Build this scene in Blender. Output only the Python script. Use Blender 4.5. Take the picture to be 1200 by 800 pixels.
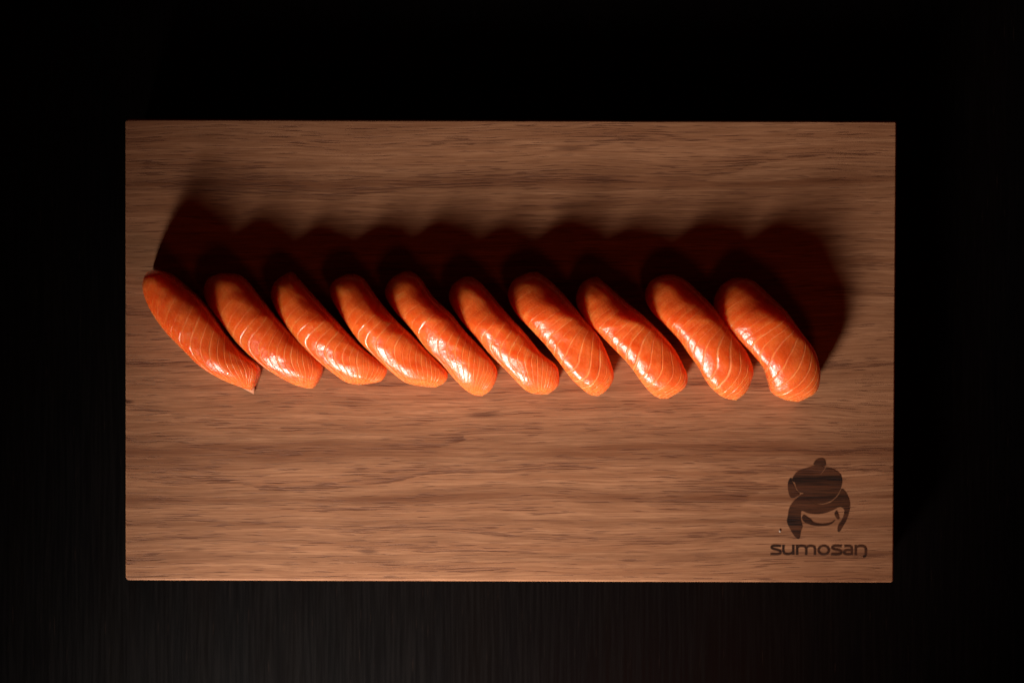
import bpy, bmesh, math, random
from mathutils import Vector, noise
from mathutils.geometry import tessellate_polygon

for o in list(bpy.data.objects):
    bpy.data.objects.remove(o)
S = bpy.context.scene
COL = S.collection
PX = 0.0004            # metres per photograph pixel on the board's top (a 36 cm board)
CAM_H = 0.667

# ------------------------------------------------------------------ camera
cam = bpy.data.cameras.new('camera')
cam.lens = 50.0
cam.sensor_width = 36.0
cam.clip_start = 0.01
cam.clip_end = 50
cam.dof.use_dof = True
cam.dof.focus_distance = CAM_H - 0.016
cam.dof.aperture_fstop = 9.0
cam_o = bpy.data.objects.new('camera', cam)
cam_o.location = (0, 0, CAM_H)
COL.objects.link(cam_o)
S.camera = cam_o

# ------------------------------------------------------------------ world, exposure
w = bpy.data.worlds.new('World')
S.world = w
w.use_nodes = True
bg = w.node_tree.nodes['Background']
bg.inputs[0].default_value = (1.0, 0.13, 0.04, 1)
bg.inputs[1].default_value = 0.016
S.view_settings.view_transform = 'Standard'
S.view_settings.look = 'None'
S.view_settings.exposure = 0
S.view_settings.gamma = 1
S.view_settings.use_curve_mapping = False
S.render.engine = 'CYCLES'
S.cycles.use_denoising = True
S.cycles.max_bounces = 10


def at(px, py, z=0.0):
    """photograph position -> place in the world at height z"""
    k = (CAM_H - z) / CAM_H * PX
    return Vector(((px - 600) * k, (400 - py) * k, z))


# ------------------------------------------------------------------ lamps
def spot(name, loc, target, power, color, radius, angle, blend):
    d = bpy.data.lights.new(name, 'SPOT')
    d.energy = power
    d.color = color
    d.shadow_soft_size = radius
    d.spot_size = math.radians(angle)
    d.spot_blend = blend
    o = bpy.data.objects.new(name, d)
    o.location = loc
    o.rotation_euler = (Vector(target) - Vector(loc)).to_track_quat('-Z', 'Y').to_euler()
    COL.objects.link(o)
    return o


# a low key light of three bulbs one above the other at the lower left,
# and a weak warm one higher up at the lower right
for z, share in ((0.285, .31), (0.350, .36), (0.425, .33)):
    spot('key_lamp', ((-230 - 600) * PX, (400 - 2200) * PX, z), at(495, 785), 75.0 * share,
         (1.0, 0.88, 0.79), 0.105, 35.0, 1.0)
spot('warm_lamp', ((900 - 600) * PX, (400 - 1300) * PX, 0.44), at(600, 400), 0.65,
     (1.0, 0.14, 0.032), 0.050, 70, 0.8)


# ------------------------------------------------------------------ helpers
def link(name, verts, faces, mat, parent=None, smooth=False):
    me = bpy.data.meshes.new(name)
    me.from_pydata([tuple(v) for v in verts], [], faces)
    me.update()
    if mat:
        me.materials.append(mat)
    if smooth:
        me.polygons.foreach_set('use_smooth', [True] * len(me.polygons))
    o = bpy.data.objects.new(name, me)
    COL.objects.link(o)
    if parent:
        o.parent = parent
    return o


def fix_normals(o):
    bm = bmesh.new()
    bm.from_mesh(o.data)
    bmesh.ops.recalc_face_normals(bm, faces=bm.faces)
    bm.to_mesh(o.data)
    bm.free()


class NT:
    """small node-tree helper"""
    def __init__(self, name):
        self.m = bpy.data.materials.new(name)
        self.m.use_nodes = True
        self.t = self.m.node_tree
        self.p = self.t.nodes['Principled BSDF']

    def n(self, kind, **kw):
        nd = self.t.nodes.new(kind)
        for k, v in kw.items():
            setattr(nd, k, v)
        return nd

    def put(self, sock, v):
        if hasattr(v, 'is_output') or isinstance(v, bpy.types.NodeSocket):
            self.t.links.new(v, sock)
        else:
            sock.default_value = v

    def math(self, op, a, b=0.0, c=0.0, clamp=False):
        nd = self.n('ShaderNodeMath', operation=op, use_clamp=clamp)
        self.put(nd.inputs[0], a); self.put(nd.inputs[1], b); self.put(nd.inputs[2], c)
        return nd.outputs[0]

    def smooth(self, v, lo, hi, a=0.0, b=1.0):
        nd = self.n('ShaderNodeMapRange', interpolation_type='SMOOTHSTEP')
        self.put(nd.inputs[0], v)
        for i, x in enumerate((lo, hi, a, b)):
            self.put(nd.inputs[i + 1], x)
        return nd.outputs[0]

    def comb(self, x, y, z=0.0):
        nd = self.n('ShaderNodeCombineXYZ')
        self.put(nd.inputs[0], x); self.put(nd.inputs[1], y); self.put(nd.inputs[2], z)
        return nd.outputs[0]

    def noise(self, vec, scale, detail=2.0, rough=0.5, dist=0.0):
        nd = self.n('ShaderNodeTexNoise')
        self.put(nd.inputs['Vector'], vec)
        nd.inputs['Scale'].default_value = scale
        nd.inputs['Detail'].default_value = detail
        nd.inputs['Roughness'].default_value = rough
        nd.inputs['Distortion'].default_value = dist
        return nd.outputs['Fac']

    def mix(self, f, a, b, blend='MIX'):
        nd = self.n('ShaderNodeMix', data_type='RGBA', blend_type=blend)
        self.put(nd.inputs['Factor'], f); self.put(nd.inputs['A'], a); self.put(nd.inputs['B'], b)
        return nd.outputs['Result']

    def ramp(self, f, stops):
        nd = self.n('ShaderNodeValToRGB')
        e = nd.color_ramp.elements
        while len(e) < len(stops):
            e.new(0.5)
        for el, (p, c) in zip(e, stops):
            el.position = p
            el.color = c if len(c) == 4 else (*c, 1)
        self.put(nd.inputs[0], f)
        return nd.outputs[0]

    def bump(self, h, strength, dist):
        nd = self.n('ShaderNodeBump')
        nd.inputs['Strength'].default_value = strength
        nd.inputs['Distance'].default_value = dist
        self.put(nd.inputs['Height'], h)
        return nd.outputs[0]


# ------------------------------------------------------------------ materials
BANDS = [(140, .80), (158, .92), (176, .98), (192, .90), (203, .80), (214, .58), (221, .84), (240, .92),
         (275, .86), (320, .9), (372, .86), (408, .96), (432, .88), (455, .96), (480, 1.0), (503, .92),
         (514, .76), (526, .60), (537, .66), (547, .95), (563, .98), (574, .80), (583, .55), (592, .95),
         (602, .92), (611, .70), (620, .95), (629, .80), (643, .98), (652, .72), (660, .95), (680, 1.02)]


def wood_material(name, burnt=0.0):
    k = NT(name)
    tc = k.n('ShaderNodeNewGeometry')
    sp = k.n('ShaderNodeSeparateXYZ')
    k.t.links.new(tc.outputs['Position'], sp.inputs[0])
    X = k.math('MULTIPLY', sp.outputs[0], 1 / PX / 100)      # hundreds of photograph pixels
    Y = k.math('MULTIPLY', sp.outputs[1], -1 / PX / 100)
    Z = k.math('MULTIPLY', sp.outputs[2], 1 / PX / 100)
    Y = k.math('SUBTRACT', Y, Z)
    # grain lines wander slowly along the plank, with a gentle sag low on the left
    warp = k.noise(k.comb(k.math('MULTIPLY', X, .33), k.math('MULTIPLY', Y, .9)), 1.0, 2.0)
    warp2 = k.noise(k.comb(k.math('MULTIPLY', X, .8), k.math('MULTIPLY', Y, 4.0)), 1.0, 3.0)
    yw = k.math('ADD', Y, k.math('MULTIPLY', k.math('SUBTRACT', warp, .5), .20))
    yw = k.math('ADD', yw, k.math('MULTIPLY', k.math('SUBTRACT', warp2, .5), .028))
    yw = k.math('ADD', yw, k.math('MULTIPLY', X, .006))
    pos = k.math('DIVIDE', k.math('SUBTRACT', yw, -2.6), 5.4)
    band = k.ramp(pos, [((y - 140) / 540, (v, v, v)) for y, v in BANDS])
    fade = k.noise(k.comb(k.math('MULTIPLY', X, .7), k.math('MULTIPLY', yw, 6), 3.3), 1.0, 2.0)
    band = k.mix(k.smooth(fade, .3, .58, .35, 1.0), (.9, .9, .9, 1), band)
    # growth rings cut lengthwise: each ring deepens slowly and ends sharply
    rn = k.noise(k.comb(k.math('MULTIPLY', X, .16), k.math('MULTIPLY', yw, .8), 12.0), 1.0, 2.0, .5)
    ring = k.math('ADD', k.math('MULTIPLY', yw, 3.1), k.math('MULTIPLY', rn, 4.2))
    ring = k.math('ADD', ring, k.math('MULTIPLY', k.noise(k.comb(k.math('MULTIPLY', X, 1.1), k.math('MULTIPLY', yw, 7), 17.0), 1.0, 3.0), .42))
    saw = k.math('FRACT', ring)
    deep = k.math('MULTIPLY', k.smooth(saw, .30, .93), k.smooth(saw, 1.0, .95))
    rs = k.n('ShaderNodeTexWhiteNoise', noise_dimensions='1D')
    k.put(rs.inputs['W'], k.math('FLOOR', ring))
    pres = k.noise(k.comb(k.math('MULTIPLY', X, .5), k.math('MULTIPLY', yw, 2.5), 31.0), 1.0, 2.0)
    deep = k.math('MULTIPLY', deep, k.math('MULTIPLY', k.smooth(pres, .36, .60, .25, 1.0), k.math('ADD', .45, k.math('MULTIPLY', rs.outputs['Value'], .55))))
    streak = k.noise(k.comb(k.math('MULTIPLY', X, .42), k.math('MULTIPLY', yw, 14), 1.0), 1.0, 5.0, .62)
    fine = k.noise(k.comb(k.math('MULTIPLY', X, 1.5), k.math('MULTIPLY', yw, 50), 9.0), 1.0, 3.0, .6)
    fine2 = k.noise(k.comb(k.math('MULTIPLY', X, 2.4), k.math('MULTIPLY', yw, 105), 2.0), 1.0, 2.0, .6)
    # pores: short dark dashes, crowding where a ring deepens
    pore = k.noise(k.comb(k.math('MULTIPLY', X, 2.5), k.math('MULTIPLY', yw, 64), 5.0), 1.0, 1.0, .5)
    pore = k.smooth(k.math('ADD', pore, k.math('MULTIPLY', deep, .16)), .625, .70)
    pore2 = k.noise(k.comb(k.math('MULTIPLY', X, 1.3), k.math('MULTIPLY', yw, 42), 15.0), 1.0, 2.0, .6)
    pore2 = k.smooth(k.math('ADD', pore2, k.math('MULTIPLY', deep, .17)), .675, .76)
    base = k.mix(k.smooth(streak, .28, .70), (.300, .131, .060, 1), (.450, .226, .115, 1))
    base = k.mix(k.math('MULTIPLY', deep, .50), base, (.215, .082, .034, 1))
    base = k.mix(k.smooth(fine, .40, .60, 0, .55), base, (.230, .098, .044, 1))
    base = k.mix(k.smooth(fine2, .52, .68, 0, .60), base, (.190, .078, .034, 1))
    col = k.mix(1.0, base, band, 'MULTIPLY')
    # darker bands turn redder
    bv = k.n('ShaderNodeRGBToBW')
    k.put(bv.inputs[0], band)
    col = k.mix(k.smooth(bv.outputs[0], .85, .55, 0, .8), col, k.mix(1.0, col, (1.0, .84, .74, 1), 'MULTIPLY'))
    col = k.mix(k.math('MULTIPLY', pore, .68), col, (.105, .038, .018, 1))
    col = k.mix(k.math('MULTIPLY', pore2, .66), col, (.110, .040, .018, 1))
    # small knots
    for (kx, ky, rx, ry, amt) in ((148, 470, 11, 3.2, .95), (565, 485, 26, 4.5, .7), (668, 176, 28, 4, .6),
                                  (432, 643, 14, 4.5, .6), (228, 642, 16, 3.5, .5)):
        dx = k.math('DIVIDE', k.math('SUBTRACT', X, (kx - 600) / 100), rx / 100)
        dy = k.math('DIVIDE', k.math('SUBTRACT', yw, (ky - 400) / 100 + .0), ry / 100)
        d = k.math('SQRT', k.math('ADD', k.math('MULTIPLY', dx, dx), k.math('MULTIPLY', dy, dy)))
        col = k.mix(k.smooth(d, .2, 1.15, amt, 0), col, (.085, .030, .014, 1))
    if burnt:
        b = k.noise(k.comb(k.math('MULTIPLY', X, .5), k.math('MULTIPLY', yw, 9), 21.0), 1.0, 3.0)
        b = k.math('ADD', k.math('MULTIPLY', b, .6), k.math('MULTIPLY', fine, .4))
        dark = k.mix(k.smooth(b, .40, .60), (.035, .025, .02, 1), (.32, .23, .18, 1))
        col = k.mix(burnt, col, k.mix(1.0, col, dark, 'MULTIPLY'))
    k.put(k.p.inputs['Base Color'], col)
    k.p.inputs['Roughness'].default_value = .62
    k.p.inputs['Specular IOR Level'].default_value = .25
    h = k.math('SUBTRACT', k.math('MULTIPLY', fine, .4), k.math('ADD', pore, pore2))
    k.put(k.p.inputs['Normal'], k.bump(h, .35, .0003))
    return k.m


def table_material():
    k = NT('dark_stained_wood')
    tc = k.n('ShaderNodeNewGeometry')
    sp = k.n('ShaderNodeSeparateXYZ')
    k.t.links.new(tc.outputs['Position'], sp.inputs[0])
    X = k.math('MULTIPLY', sp.outputs[0], 1 / PX / 100)
    Y = k.math('MULTIPLY', sp.outputs[1], 1 / PX / 100)
    wx = k.math('ADD', X, k.math('MULTIPLY', k.noise(k.comb(X, k.math('MULTIPLY', Y, .3)), 1.0), .1))
    fine = k.noise(k.comb(k.math('MULTIPLY', wx, 26), k.math('MULTIPLY', Y, .9)), 1.0, 4.0, .6)
    dash = k.noise(k.comb(k.math('MULTIPLY', wx, 34), k.math('MULTIPLY', Y, 2.2), 4.0), 1.0, 1.0)
    broad = k.noise(k.comb(k.math('MULTIPLY', wx, 2.2), k.math('MULTIPLY', Y, .15), 8.0), 1.0, 2.0)
    col = k.mix(k.smooth(broad, .3, .7), (.0012, .0011, .0013, 1), (.0018, .0012, .0011, 1))
    col = k.mix(k.smooth(fine, .45, .75, 0, .7), col, (.0026, .0018, .0017, 1))
    col = k.mix(k.smooth(dash, .68, .80, 0, .5), col, (.014, .008, .006, 1))
    k.put(k.p.inputs['Base Color'], col)
    k.put(k.p.inputs['Roughness'], k.smooth(fine, .3, .7, .36, .46))
    k.p.inputs['Specular IOR Level'].default_value = .09
    k.put(k.p.inputs['Normal'], k.bump(fine, .06, .0003))
    return k.m


def salmon_material():
    k = NT('raw_salmon')
    ph = k.n('ShaderNodeAttribute', attribute_name='fat_phase').outputs['Fac']
    uv = k.n('ShaderNodeAttribute', attribute_name='slice_st').outputs['Vector']
    obj = k.n('ShaderNodeTexCoord').outputs['Object']
    wob = k.noise(obj, 160, 3.0)
    phw = k.math('ADD', ph, k.math('MULTIPLY', k.math('SUBTRACT', wob, .5), .20))
    fr = k.math('ABSOLUTE', k.math('SUBTRACT', k.math('FRACT', phw), .5))      # 0 on the line
    idx = k.math('FLOOR', phw)
    wn = k.n('ShaderNodeTexWhiteNoise', noise_dimensions='1D')
    k.put(wn.inputs['W'], idx)
    rnd = wn.outputs['Value']
    brk = k.noise(obj, 130, 2.0)
    line = k.smooth(fr, .0, k.math('ADD', .09, k.math('MULTIPLY', rnd, .07)), 1.0, 0.0)
    line = k.math('MULTIPLY', line, k.smooth(brk, .30, .60, .55, 1.0))
    line = k.math('MULTIPLY', line, k.math('ADD', .62, k.math('MULTIPLY', rnd, .38)))
    sx = k.n('ShaderNodeSeparateXYZ')
    k.t.links.new(uv, sx.inputs[0])
    line = k.math('MULTIPLY', line, k.smooth(sx.outputs[0], .15, .65, .18, 1.0))
    mot = k.noise(obj, 90, 4.0, .6)
    flesh = k.mix(k.smooth(mot, .3, .7), (.72, .094, .011, 1), (.84, .140, .021, 1))
    own = k.n('ShaderNodeObjectInfo').outputs['Random']
    flesh = k.mix(k.smooth(own, 0, 1, 0, .30), flesh, (.66, .085, .012, 1))
    streak = k.noise(k.comb(phw, k.math('MULTIPLY', sx.outputs[1], 3.0), 2.0), 1.6, 3.0)
    flesh = k.mix(k.smooth(streak, .42, .70, 0, .40), flesh, (.92, .24, .055, 1))
    flesh = k.mix(k.smooth(sx.outputs[0], .62, 1.0, 0, .34), flesh, (.93, .25, .070, 1))
    line = k.math('MULTIPLY', line, k.smooth(sx.outputs[0], .45, .85, 1.0, 1.35))
    col = k.mix(k.math('MULTIPLY', line, .56), flesh, (.98, .42, .17, 1))
    k.put(k.p.inputs['Base Color'], col)
    k.p.inputs['Subsurface Weight'].default_value = .85
    k.p.inputs['Subsurface Radius'].default_value = (1.0, .30, .12)
    k.p.inputs['Subsurface Scale'].default_value = .0160
    k.p.inputs['IOR'].default_value = 1.40
    fibre = k.noise(obj, 650, 3.0, .65)
    k.put(k.p.inputs['Roughness'], k.smooth(fibre, .3, .7, .15, .33))
    k.p.inputs['Specular IOR Level'].default_value = .45
    h = k.math('ADD', k.math('MULTIPLY', k.noise(obj, 330, 3.0, .6), .75), k.math('MULTIPLY', line, -.95))
    h = k.math('ADD', h, k.math('MULTIPLY', k.noise(obj, 1000, 2.0, .6), .38))
    k.put(k.p.inputs['Normal'], k.bump(h, .42, .0006))
    return k.m


def rice_material(name='cooked_rice', col=(.74, .70, .62, 1)):
    k = NT(name)
    k.p.inputs['Base Color'].default_value = col
    k.p.inputs['Roughness'].default_value = .35
    k.p.inputs['Subsurface Weight'].default_value = .3
    k.p.inputs['Subsurface Radius'].default_value = (1, .8, .6)
    k.p.inputs['Subsurface Scale'].default_value = .002
    obj = k.n('ShaderNodeTexCoord').outputs['Object']
    k.put(k.p.inputs['Normal'], k.bump(k.noise(obj, 900, 2.0), .2, .0003))
    return k.m


WOOD = wood_material('oak')
BURNT = wood_material('burnt_oak', 1.0)
SCORCH = wood_material('scorched_oak', .48)
TABLE = table_material()
SALMON = salmon_material()
RICE = rice_material()
CRUMB = rice_material('dried_rice', (.34, .29, .24, 1))
FLAP = rice_material('fish_skin_edge', (.62, .27, .15, 1))

# ------------------------------------------------------------------ table
TZ = -0.030
hx, hy, th = .75, .55, .04
r = .003
tv, tf = [], []
for (ins, z) in ((0, TZ - th), (0, TZ - r), (r * .3, TZ - r * .3), (r, TZ)):
    for sx, sy in ((-1, -1), (1, -1), (1, 1), (-1, 1)):
        tv.append((sx * (hx - ins), sy * (hy - ins), z))
for i in range(3):
    for j in range(4):
        tf.append((i * 4 + j, i * 4 + (j + 1) % 4, (i + 1) * 4 + (j + 1) % 4, (i + 1) * 4 + j))
tf += [(12, 13, 14, 15), (3, 2, 1, 0)]
table = link('table_surface', tv, tf, TABLE)
table['kind'] = 'structure'

# ------------------------------------------------------------------ serving board
corners = [(146.0, 139.0, 4.5), (1051.6, 141.4, 3), (1047.8, 682.6, 4), (146.4, 679.9, 4.5)]   # clockwise in the photo


def ring(inset, z):
    pts = []
    n = len(corners)
    for i, (x, y, rad) in enumerate(corners):
        c = Vector((x, y)); a = Vector(corners[i - 1][:2]); b = Vector(corners[(i + 1) % n][:2])
        da = (a - c).normalized(); db = (b - c).normalized()
        cen = c + (da + db) * rad
        for q in range(7):
            t = q / 6 * math.pi / 2
            p = cen - (db * math.cos(t) + da * math.sin(t)) * (rad - min(inset, rad - .5))
            pts.append((p, z))
    return [at(p.x, p.y, 0).xy.to_3d() + Vector((0, 0, z)) for p, z in pts]


# ring() goes round from side a to side b; edges slightly rounded over, as hand sanded
levels = [(2.2, -.0298), (.4, -.0266), (0, -.0270), (0, -.0011), (.3, -.0007), (1.0, -.00035), (1.9, -.00005), (2.6, 0.0)]
bv, bf = [], []
for ins, z in levels:
    bv += ring(ins, z)
M = 28
for i in range(len(levels) - 1):
    for j in range(M):
        bf.append((i * M + j, i * M + (j + 1) % M, (i + 1) * M + (j + 1) % M, (i + 1) * M + j))
bf.append(tuple(range((len(levels) - 1) * M, len(levels) * M)))
bf.append(tuple(reversed(range(M))))
board = link('serving_board', bv, bf, WOOD)
fix_normals(board)
for p in board.data.polygons:
    p.use_smooth = len(p.vertices) == 4
board['label'] = 'reddish oak serving board with burnt emblem, lying on the black table'
board['category'] = 'serving board'


# ------------------------------------------------------------------ burnt emblem and lettering
def smooth_loop(pts, n=4):
    out = []
    L = len(pts)
    for i in range(L):
        p0, p1, p2, p3 = (Vector(pts[(i + d) % L]) for d in (-1, 0, 1, 2))
        for q in range(n):
            t = q / n
            out.append(.5 * (2 * p1 + (p2 - p0) * t + (2 * p0 - 5 * p1 + 4 * p2 - p3) * t * t
                             + (3 * p1 - p0 - 3 * p2 + p3) * t ** 3))
    return out


def add_poly(V, F, pts, conv, z):
    loop = [Vector((p.x, p.y, 0)) for p in pts]
    b = len(V)
    V += [at(*conv(p), 0) + Vector((0, 0, z)) for p in pts]
    for t in tessellate_polygon([loop]):
        F.append(tuple(b + i for i in t))


def up(o):
    bm = bmesh.new(); bm.from_mesh(o.data)
    for f in bm.faces:
        f.normal_update()
        if f.normal.z < 0:
            f.normal_flip()
    bm.to_mesh(o.data); bm.free()


ez = lambda p: (910 + p.x / 7.62, 530 + p.y / 7.62)
shapes = [
    # head with topknot
    [(334, 108), (346, 76), (372, 56), (402, 50), (430, 62), (440, 92), (436, 118), (385, 112)],
    # back and belly
    [(332, 122), (385, 118), (428, 126), (424, 152), (392, 200), (434, 152), (446, 134), (500, 146), (550, 174), (580, 212),
     (586, 262), (574, 318), (548, 372), (500, 420), (450, 446), (390, 455), (320, 446), (262, 420), (240, 385),
     (240, 362), (206, 352), (180, 318), (166, 270), (152, 262), (140, 238), (182, 176), (250, 146)],
    # arm hanging at the left
    [(130, 226), (142, 262), (158, 292), (176, 338), (202, 362), (204, 378), (160, 400), (128, 398), (110, 360), (103, 300), (108, 256)],
    # thighs, left leg and right leg
    [(236, 372), (286, 422), (336, 450), (390, 467), (460, 458), (514, 424), (556, 378), (574, 336), (596, 332), (622, 362),
     (646, 410), (656, 470), (648, 530), (626, 600), (592, 662), (566, 702), (548, 700), (552, 652), (584, 604),
     (604, 552), (606, 510), (580, 486), (548, 490), (510, 510), (440, 536), (364, 548), (286, 540), (228, 520),
     (216, 552), (218, 606), (232, 660), (216, 706), (208, 758), (190, 768), (160, 742), (128, 690), (96, 620), (104, 560),
     (114, 502), (140, 452), (180, 412)],
    # belt
    [(230, 572), (250, 560), (306, 598), (330, 622), (400, 640), (480, 628), (522, 604), (482, 641), (402, 654), (318, 646), (258, 624), (234, 598)],
    [(520, 540), (538, 520), (552, 556), (560, 588), (546, 592), (526, 566)],
]
V, F = [], []
for i, s in enumerate(shapes):
    add_poly(V, F, smooth_loop(s), ez, .00010 + i * .000012)
emblem = link('emblem', V, F, BURNT, board)
up(emblem)


def grow(P, d):
    # push a closed outline outwards
    n = len(P)
    area = sum(P[i].x * P[(i + 1) % n].y - P[(i + 1) % n].x * P[i].y for i in range(n))
    sg = 1 if area > 0 else -1
    out = []
    for i in range(n):
        t = (P[(i + 1) % n] - P[i - 1]).normalized()
        out.append(P[i] + Vector((t.y, -t.x)) * d * sg)
    return out


SV, SF = [], []
for i, s in enumerate(shapes):
    add_poly(SV, SF, grow(smooth_loop(s), 4.5), ez, .00003 + i * .000008)

lz = lambda p: (895 + p.x / 9.23, 630 + p.y / 9.23 + .004 * (p.x / 9.23))
LET_S = [(186, 86), (112, 84), (86, 98), (104, 117), (160, 131), (184, 150), (164, 171), (76, 173)]
strokes = [
    LET_S,
    [(214, 76), (213, 138), (226, 164), (262, 173), (300, 164), (320, 146)], [(320, 76), (320, 180)],
    [(362, 76), (362, 180)], [(362, 104), (396, 85), (440, 89), (460, 112), (460, 180)],
    [(460, 106), (494, 85), (536, 89), (554, 112), (554, 180)],
    [(650 + 56 * math.cos(a * math.pi / 8), 129 + 45 * math.sin(a * math.pi / 8)) for a in range(17)],
    [(x + 656, y) for x, y in LET_S],
    [(874, 86), (926, 85), (952, 102), (953, 180)], [(952, 128), (892, 130), (868, 150), (888, 171), (952, 171)],
    [(996, 76), (996, 180)], [(996, 102), (1030, 85), (1080, 87), (1104, 112), (1104, 172), (1096, 192), (1078, 199)],
]


def open_curve(pts, n=4):
    P = [Vector(p) for p in pts]
    if len(P) == 2:
        return P
    out = []
    for i in range(len(P) - 1):
        p0 = P[max(i - 1, 0)]; p1 = P[i]; p2 = P[i + 1]; p3 = P[min(i + 2, len(P) - 1)]
        for q in range(n):
            t = q / n
            out.append(.5 * (2 * p1 + (p2 - p0) * t + (2 * p0 - 5 * p1 + 4 * p2 - p3) * t * t
                             + (3 * p1 - p0 - 3 * p2 + p3) * t ** 3))
    out.append(P[-1])
    return out


V, F = [], []
for i, s in enumerate(strokes):
    P = open_curve(s)
    hwid = 11.5
    b = len(V)
    for j, p in enumerate(P):
        d = (P[min(j + 1, len(P) - 1)] - P[max(j - 1, 0)]).normalized()
        nn = Vector((-d.y, d.x))
        for sg in (-1, 1):
            q = p + nn * sg * hwid * (1.0 if abs(d.y) > .6 else .86)
            V.append(at(*lz(q), 0) + Vector((0, 0, .00010 + (i % 4) * .000012)))
    for j in range(len(P) - 1):
        F.append((b + 2 * j, b + 2 * j + 1, b + 2 * j + 3, b + 2 * j + 2))
lettering = link('lettering', V, F, BURNT, board)
up(lettering)
for i, s in enumerate(strokes):
    P = open_curve(s)
    b = len(SV)
    for j, p in enumerate(P):
        d = (P[min(j + 1, len(P) - 1)] - P[max(j - 1, 0)]).normalized()
        for sg in (-1, 1):
            q = p + Vector((-d.y, d.x)) * sg * 17.0 + d * (-5.0 if j == 0 else 5.0 if j == len(P) - 1 else 0)
            SV.append(at(*lz(q), 0) + Vector((0, 0, .00003 + (i % 4) * .000008)))
    for j in range(len(P) - 1):
        SF.append((b + 2 * j, b + 2 * j + 1, b + 2 * j + 3, b + 2 * j + 2))
scorch = link('scorch_mark', SV, SF, SCORCH, board)
up(scorch)

# ------------------------------------------------------------------ nigiri
# left and right outlines of every slice in the photograph, from upper tip to lower end
NIG = [
    dict(L=[(172, 319), (168, 326), (167, 340), (175, 362), (192, 387), (214, 410), (235, 430), (258, 444), (280, 453), (292, 457)],
         R=[(182, 316), (194, 319), (214, 334), (232, 350), (250, 372), (267, 396), (284, 415), (301, 430), (299, 447), (294, 457)],
         kind='A', crest=(.34, .0282), lines=4.4, skew=-.05, k0=.2),
    dict(L=[(258, 320), (244, 326), (238, 340), (243, 357), (258, 377), (276, 400), (294, 418), (316, 435), (343, 450), (360, 455)],
         R=[(268, 320), (284, 324), (304, 347), (322, 370), (339, 389), (358, 408), (375, 426), (376, 437), (371, 449), (366, 455)],
         kind='A', crest=(.40,.0257), lines=5.0, k0=.45),
    dict(L=[(336, 320), (322, 330), (317, 345), (323, 363), (337, 385), (351, 402), (370, 421), (391, 438), (406, 448), (420, 451)],
         R=[(343, 318), (354, 331), (370, 349), (387, 368), (406, 389), (427, 410), (446, 424), (453, 433), (447, 446), (430, 450)],
         kind='A', crest=(.40,.0257), lines=5.2, k0=.5),
    dict(L=[(406, 321), (391, 329), (386, 343), (399, 369), (419, 398), (440, 419), (461, 438), (477, 449), (497, 453)],
         R=[(416, 321), (427, 327), (442, 349), (463, 374), (483, 393), (504, 415), (523, 435), (522, 447), (510, 454)],
         kind='A', crest=(.40, .0262), lines=5.2, k0=.5),
    dict(L=[(472, 318), (456, 329), (451, 345), (462, 364), (481, 385), (499, 408), (518, 427), (535, 447), (547, 458), (556, 463)],
         R=[(480, 317), (492, 325), (507, 347), (529, 368), (546, 389), (566, 410), (581, 430), (582, 443), (575, 457), (565, 464)],
         kind='A', crest=(.40,.0266), lines=5.2, k0=.5),
    dict(L=[(544, 324), (530, 334), (526, 351), (539, 374), (558, 396), (574, 415), (595, 436), (611, 453), (621, 460), (632, 462)],
         R=[(552, 324), (562, 330), (577, 347), (595, 368), (616, 391), (634, 413), (651, 427), (655, 438), (654, 452), (642, 462)],
         kind='A', crest=(.40,.0257), lines=5.0, k0=.5),
    dict(L=[(620, 319), (602, 328), (595, 346), (605, 368), (622, 386), (639, 404), (654, 423), (670, 444), (685, 458), (693, 463)],
         R=[(630, 318), (647, 331), (666, 351), (685, 374), (700, 391), (711, 412), (719, 436), (717, 449), (709, 459), (701, 464)],
         kind='B', crest=(.40,.0262), lines=5.0, k0=.45),
    dict(L=[(692, 325), (680, 334), (675, 353), (685, 374), (702, 391), (719, 408), (738, 428), (753, 449), (765, 462), (774, 467)],
         R=[(700, 324), (711, 333), (731, 351), (752, 368), (772, 387), (790, 408), (802, 430), (806, 442), (802, 455), (783, 467)],
         kind='B', crest=(.40,.0262), lines=4.8, k0=.4),
    dict(L=[(776, 322), (762, 330), (756, 347), (764, 365), (782, 383), (797, 399), (808, 415), (819, 430), (830, 449), (844, 463), (855, 468)],
         R=[(788, 321), (802, 327), (822, 345), (841, 365), (859, 390), (875, 412), (883, 433), (880, 448), (874, 460), (863, 469)],
         kind='B', crest=(.40,.0266), lines=5.0, k0=.35),
    dict(L=[(858, 326), (844, 336), (837, 354), (842, 372), (857, 389), (874, 406), (888, 421), (897, 433), (902, 448), (907, 461), (922, 469)],
         R=[(868, 325), (883, 329), (900, 344), (922, 365), (941, 391), (955, 410), (961, 431), (961, 447), (955, 461), (936, 471)],
         kind='B', crest=(.40,.0268), lines=5.2, k0=.3),
]
LABELS = [
    'salmon nigiri at the left end of the row, smooth red with a pointed tail tip',
    'second nigiri from the left end, touching the one with the pointed tail tip',
    'third nigiri from the left end, broad salmon slice with straight cut lower edge',
    'fourth nigiri from the left end, wide lower end and long bright sheen',
    'fifth nigiri from the left end, lower end rounded with nested white fat lines',
    'sixth nigiri from the left end, narrow slice with notched lower right corner',
    'fourth nigiri from the right end, with small glints along its dark upper flank',
    'third nigiri from the right end, plump slice with arched fat lines at its foot',
    'nigiri next to the right end one, its lower end a lopsided rounded point',
    'curved salmon nigiri at the right end of the row, broad lower end towards emblem',
]


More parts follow.
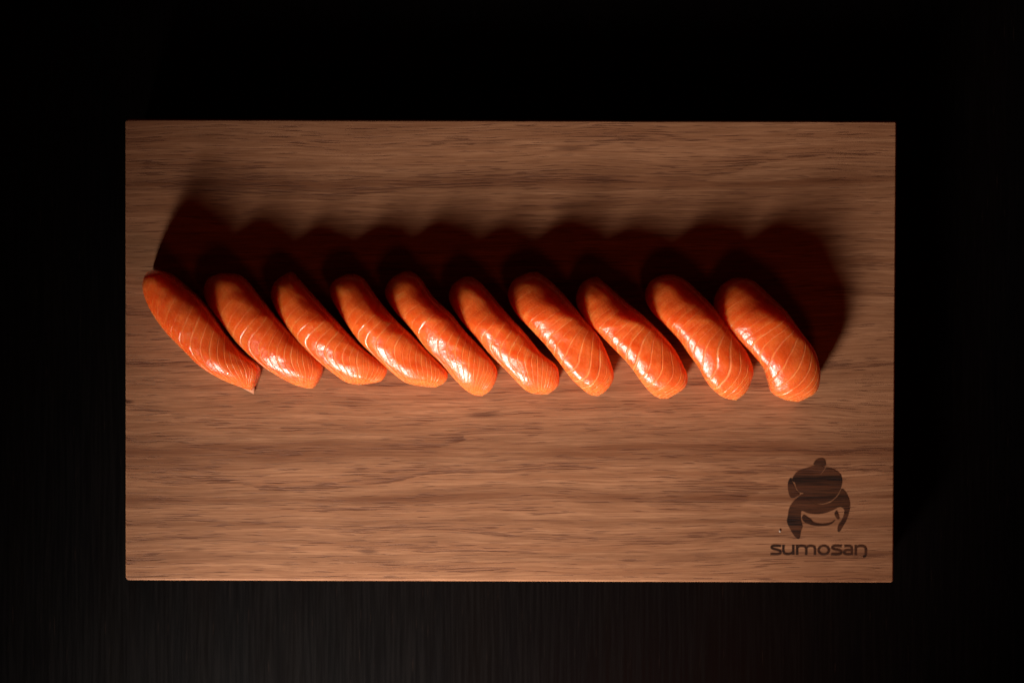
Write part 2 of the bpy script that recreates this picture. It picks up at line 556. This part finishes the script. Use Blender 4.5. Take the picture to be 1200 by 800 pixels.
def resample(P, n):
    P = [Vector(p) for p in P]
    C = [P[0]]
    C = open_curve(P, 8)
    d = [0]
    for a, b in zip(C, C[1:]):
        d.append(d[-1] + (b - a).length)
    out = []
    j = 0
    for i in range(n):
        s = d[-1] * i / (n - 1)
        while j < len(C) - 2 and d[j + 1] < s:
            j += 1
        t = (s - d[j]) / max(d[j + 1] - d[j], 1e-9)
        out.append(C[j].lerp(C[j + 1], min(max(t, 0), 1)))
    return out, d[-1]


def sstep(x, a, b):
    t = min(max((x - a) / (b - a), 0), 1)
    return t * t * (3 - 2 * t)


def hprofile(s, crest, h):
    """height along the slice: a long climb from the upper tip, a broad crest, a blunt lower end"""
    if s < crest:
        u = 1 - s / crest
        return h * (1 - .42 * u ** 1.6 - .36 * u ** 12)
    u = (s - crest) / (1 - crest)
    return h * (1 - .36 * u ** 1.12 - .34 * u ** 9)


def make_slice(i, d, root):
    NS, NTT = 96, 44
    Lp, ll = resample(d['L'], NS)
    Rp, rl = resample(d['R'], NS)
    cs, ch = d['crest']
    seed = i * 17.3
    org = root.location
    V, ph, st = [], [], []
    W = 38.0
    length = (ll + rl) / 2

    def point(a, b, s, t, inner):
        """s along, t in -1..1 across; a, b outline points"""
        hh = hprofile(s, cs, ch)
        if i == 0 and s < cs:
            u0 = 1 - s / cs
            hh = ch * (1 - .16 * u0 ** 2 - .50 * u0 ** 22)
        endk = min(sstep(s, 0, .10), sstep(1 - s, 0, .08))
        zb = .0012 + .0010 * noise.noise(Vector((s * 9, seed, t))) * sstep(s, .05, .3) * sstep(1 - s, .05, .3) + .0050 * sstep(s, .05, .35) * sstep(1 - s, .06, .34)
        K = .80                                   # the dome; beyond it the slice hangs down its sides
        upper = 1 - sstep(s, .12, .58)              # the ridge leans right at the upper end
        if i == 0:
            upper = 0.0
        zs = zb + (hh - zb) * (.70 - .26 * upper)
        if abs(t) < K:
            ang = t / K * 1.5708
            lat = math.sin(ang)
            cc = max(math.cos(ang), 0.0)
            hh = zs + (hh - zs) * cc
            lat += (d.get('skew', .02) + .36 * upper) * cc ** 1.5 * endk
        else:
            v = (abs(t) - K) / (1 - K)
            cc = 0.0
            lat = math.copysign(1 - .10 * v * v, t)
            hh = zs + (zb - zs) * v
        # soft dents and ripples of hand-cut fish
        wv = noise.noise(Vector((s * 5, t * 1.6, seed))) * .0009 + noise.noise(Vector((s * 13, t * 4, seed + 5))) * .00035
        hh += wv * cc * endk
        hh = max(hh, .0006)
        if inner:
            th = .0085 * (0.80 + .20 * endk)
            lat *= .68
            hh = max(.0005, (hh - th) * min(sstep(s, .10, .24), sstep(1 - s, .10, .24)))
        c = (a + b) / 2
        hv = (b - a) / 2
        p = c + hv * lat
        zproj = max(hh, zs)
        q = at(p.x, p.y, zproj)
        return Vector((q.x, q.y, hh)) - org

    for inner in (False, True):
        for r_ in range(NS):
            s = r_ / (NS - 1)
            if inner:
                f = (.10 + .80 * s) * (NS - 1)
                k0 = int(f); fr = f - k0
                a = Lp[k0].lerp(Lp[min(k0 + 1, NS - 1)], fr); b = Rp[k0].lerp(Rp[min(k0 + 1, NS - 1)], fr)
                ss = .10 + .80 * s
            else:
                a, b, ss = Lp[r_], Rp[r_], s
            for c_ in range(NTT):
                t = -1 + 2 * c_ / (NTT - 1)
                V.append(point(a, b, ss, t, inner))
                u = (t + 1) / 2
                x = ss * length / 2 / W
                wig = .06 * noise.noise(Vector((x * 1.3, u * 2, seed + 9)))
                if d['kind'] == 'A':
                    kk = 1.0 + 2.1 * sstep(ss, .45, .97)
                    f = x + kk * (u - .5)
                else:
                    e = sstep(ss, .50, .92)
                    f = x + (1 - e) * 1.0 * u + e * (-.55 * u + 1.35 * u * u)
                ph.append((f + wig) * d['lines'] * (1.12 if d['kind'] == 'A' else 1.38) * (1 + .05 * f) + i * 3.37)
                st.append((ss, u, 0))
    F = []
    N0 = NS * NTT
    idx = lambda r_, c_, inn: inn * N0 + r_ * NTT + c_
    for r_ in range(NS - 1):
        for c_ in range(NTT - 1):
            F.append((idx(r_, c_, 0), idx(r_, c_ + 1, 0), idx(r_ + 1, c_ + 1, 0), idx(r_ + 1, c_, 0)))
            F.append((idx(r_, c_, 1), idx(r_ + 1, c_, 1), idx(r_ + 1, c_ + 1, 1), idx(r_, c_ + 1, 1)))
        for c_ in (0, NTT - 1):
            F.append((idx(r_, c_, 0), idx(r_ + 1, c_, 0), idx(r_ + 1, c_, 1), idx(r_, c_, 1)))
    for r_ in (0, NS - 1):                      # both ends are closed flesh
        F.append(tuple(idx(r_, c_, 0) for c_ in range(NTT)))
        F.append(tuple(idx(r_, c_, 1) for c_ in range(NTT)))
        F.append((idx(r_, 0, 0), idx(r_, NTT - 1, 0), idx(r_, NTT - 1, 1), idx(r_, 0, 1)))
    o = link('salmon_slice', V, F, SALMON, root, True)
    at1 = o.data.attributes.new('fat_phase', 'FLOAT', 'POINT')
    at1.data.foreach_set('value', ph)
    at2 = o.data.attributes.new('slice_st', 'FLOAT_VECTOR', 'POINT')
    at2.data.foreach_set('vector', [x for p in st for x in p])
    fix_normals(o)
    return o, (Lp, Rp)


def grain_mesh():
    bm = bmesh.new()
    bmesh.ops.create_icosphere(bm, subdivisions=1, radius=1)
    v = [x.co.copy() for x in bm.verts]
    f = [tuple(x.index for x in q.verts) for q in bm.faces]
    bm.free()
    return v, f


GV, GF = grain_mesh()


def make_rice(i, d, root, outline):
    """a pressed finger of rice grains under the slice, following its curve"""
    rnd = random.Random(100 + i)
    Lp, Rp = outline
    n = len(Lp) - 1
    H = d['crest'][1] - .0110
    V, F = [], []

    def spot_at(u, v, z):
        f = (.5 + .31 * u) * n
        k0 = int(f)
        a = Lp[k0].lerp(Lp[k0 + 1], f - k0); b = Rp[k0].lerp(Rp[k0 + 1], f - k0)
        p = (a + b) / 2 + (b - a) / 2 * v * .56
        q = at(p.x, p.y, 0) - root.location
        return Vector((q.x, q.y, z))

    def sup(c):
        return math.copysign(abs(c) ** .7, c)

    def add(p, rot, sc):
        base = len(V)
        for q in GV:
            x, y, z = q.x * sc[0], q.y * sc[1], q.z * sc[2]
            x, y = x * math.cos(rot[0]) - y * math.sin(rot[0]), x * math.sin(rot[0]) + y * math.cos(rot[0])
            x, z = x * math.cos(rot[1]) - z * math.sin(rot[1]), x * math.sin(rot[1]) + z * math.cos(rot[1])
            V.append(Vector((p[0] + x, p[1] + y, max(p[2] + z, .0002))))
        F.extend(tuple(base + j for j in f) for f in GF)

    for _ in range(190):
        th_ = rnd.uniform(0, 2 * math.pi)
        el = rnd.uniform(0, math.pi / 2)
        ce = math.cos(el) ** .6
        add(spot_at(sup(math.cos(th_)) * ce * .95, sup(math.sin(th_)) * ce * .95, .0016 + (H - .0032) * math.sin(el) * .80),
            (rnd.uniform(0, math.pi), rnd.uniform(-.6, .6)), (.0030, .00125, .00125))
    base = len(V)
    NR, NC = 9, 20
    for r_ in range(NR):
        el = r_ / (NR - 1) * math.pi / 2 * .97
        ce = math.cos(el) ** .6
        for c_ in range(NC):
            th_ = c_ / NC * 2 * math.pi
            V.append(spot_at(sup(math.cos(th_)) * ce * .93, sup(math.sin(th_)) * ce * .93, .0003 + (H - .003) * math.sin(el) * .80))
    for r_ in range(NR - 1):
        for c_ in range(NC):
            F.append((base + r_ * NC + c_, base + r_ * NC + (c_ + 1) % NC,
                      base + (r_ + 1) * NC + (c_ + 1) % NC, base + (r_ + 1) * NC + c_))
    F.append(tuple(base + (NR - 1) * NC + c_ for c_ in range(NC)))
    o = link('rice', V, F, RICE, root, True)
    o['kind'] = 'stuff'
    return o


for i, d in enumerate(NIG):
    root = bpy.data.objects.new('salmon_nigiri', None)
    COL.objects.link(root)
    cx = sum(p[0] for p in d['L'] + d['R']) / (len(d['L']) + len(d['R']))
    cy = sum(p[1] for p in d['L'] + d['R']) / (len(d['L']) + len(d['R']))
    root.location = at(cx, cy, 0)
    root.empty_display_size = .01
    root['label'] = LABELS[i]
    root['category'] = 'nigiri'
    root['group'] = 'salmon nigiri in a row on the board'
    sl, mid = make_slice(i, d, root)
    make_rice(i, d, root, mid)
    if i == 0:
        # torn tail flap hanging past the lower end
        pts = [((278, 451), .004), ((286, 456), .0016), ((297.5, 462), .0008), ((298.5, 456), .0028), ((297, 447), .0065), ((288, 447), .008)]
        V = [at(x, y, z) - root.location for (x, y), z in pts]
        n = len(V)
        c = sum(V, Vector()) / n + Vector((0, 0, .0012))
        V2 = [v + Vector((0, .0004, .0011)) for v in V]
        vv = V + V2 + [c, c + Vector((0, 0, .0014))]
        ff = []
        for j in range(n):
            j2 = (j + 1) % n
            ff += [(j, j2, n + j2, n + j), (j2, j, 2 * n), (n + j, n + j2, 2 * n + 1)]
        fl = link('tail_flap', vv, ff, FLAP, root, True)
        fl['label'] = 'pale torn tip of the slice'
        fix_normals(fl)

# ------------------------------------------------------------------ a crumb beside the emblem
rnd = random.Random(4)
V = []
for q in GV:
    k = .00062 * (1 + .35 * rnd.uniform(-1, 1))
    V.append(Vector((q.x * k * .8, q.y * k * 1.2, max(q.z * k * .45, -.00022) + .00024)))
cr = link('crumb', V, GF, CRUMB, None, True)
cr.location = at(914, 621.5, 0)
cr['label'] = 'tiny white rice crumb on the board beside the burnt emblem'
cr['category'] = 'crumb'
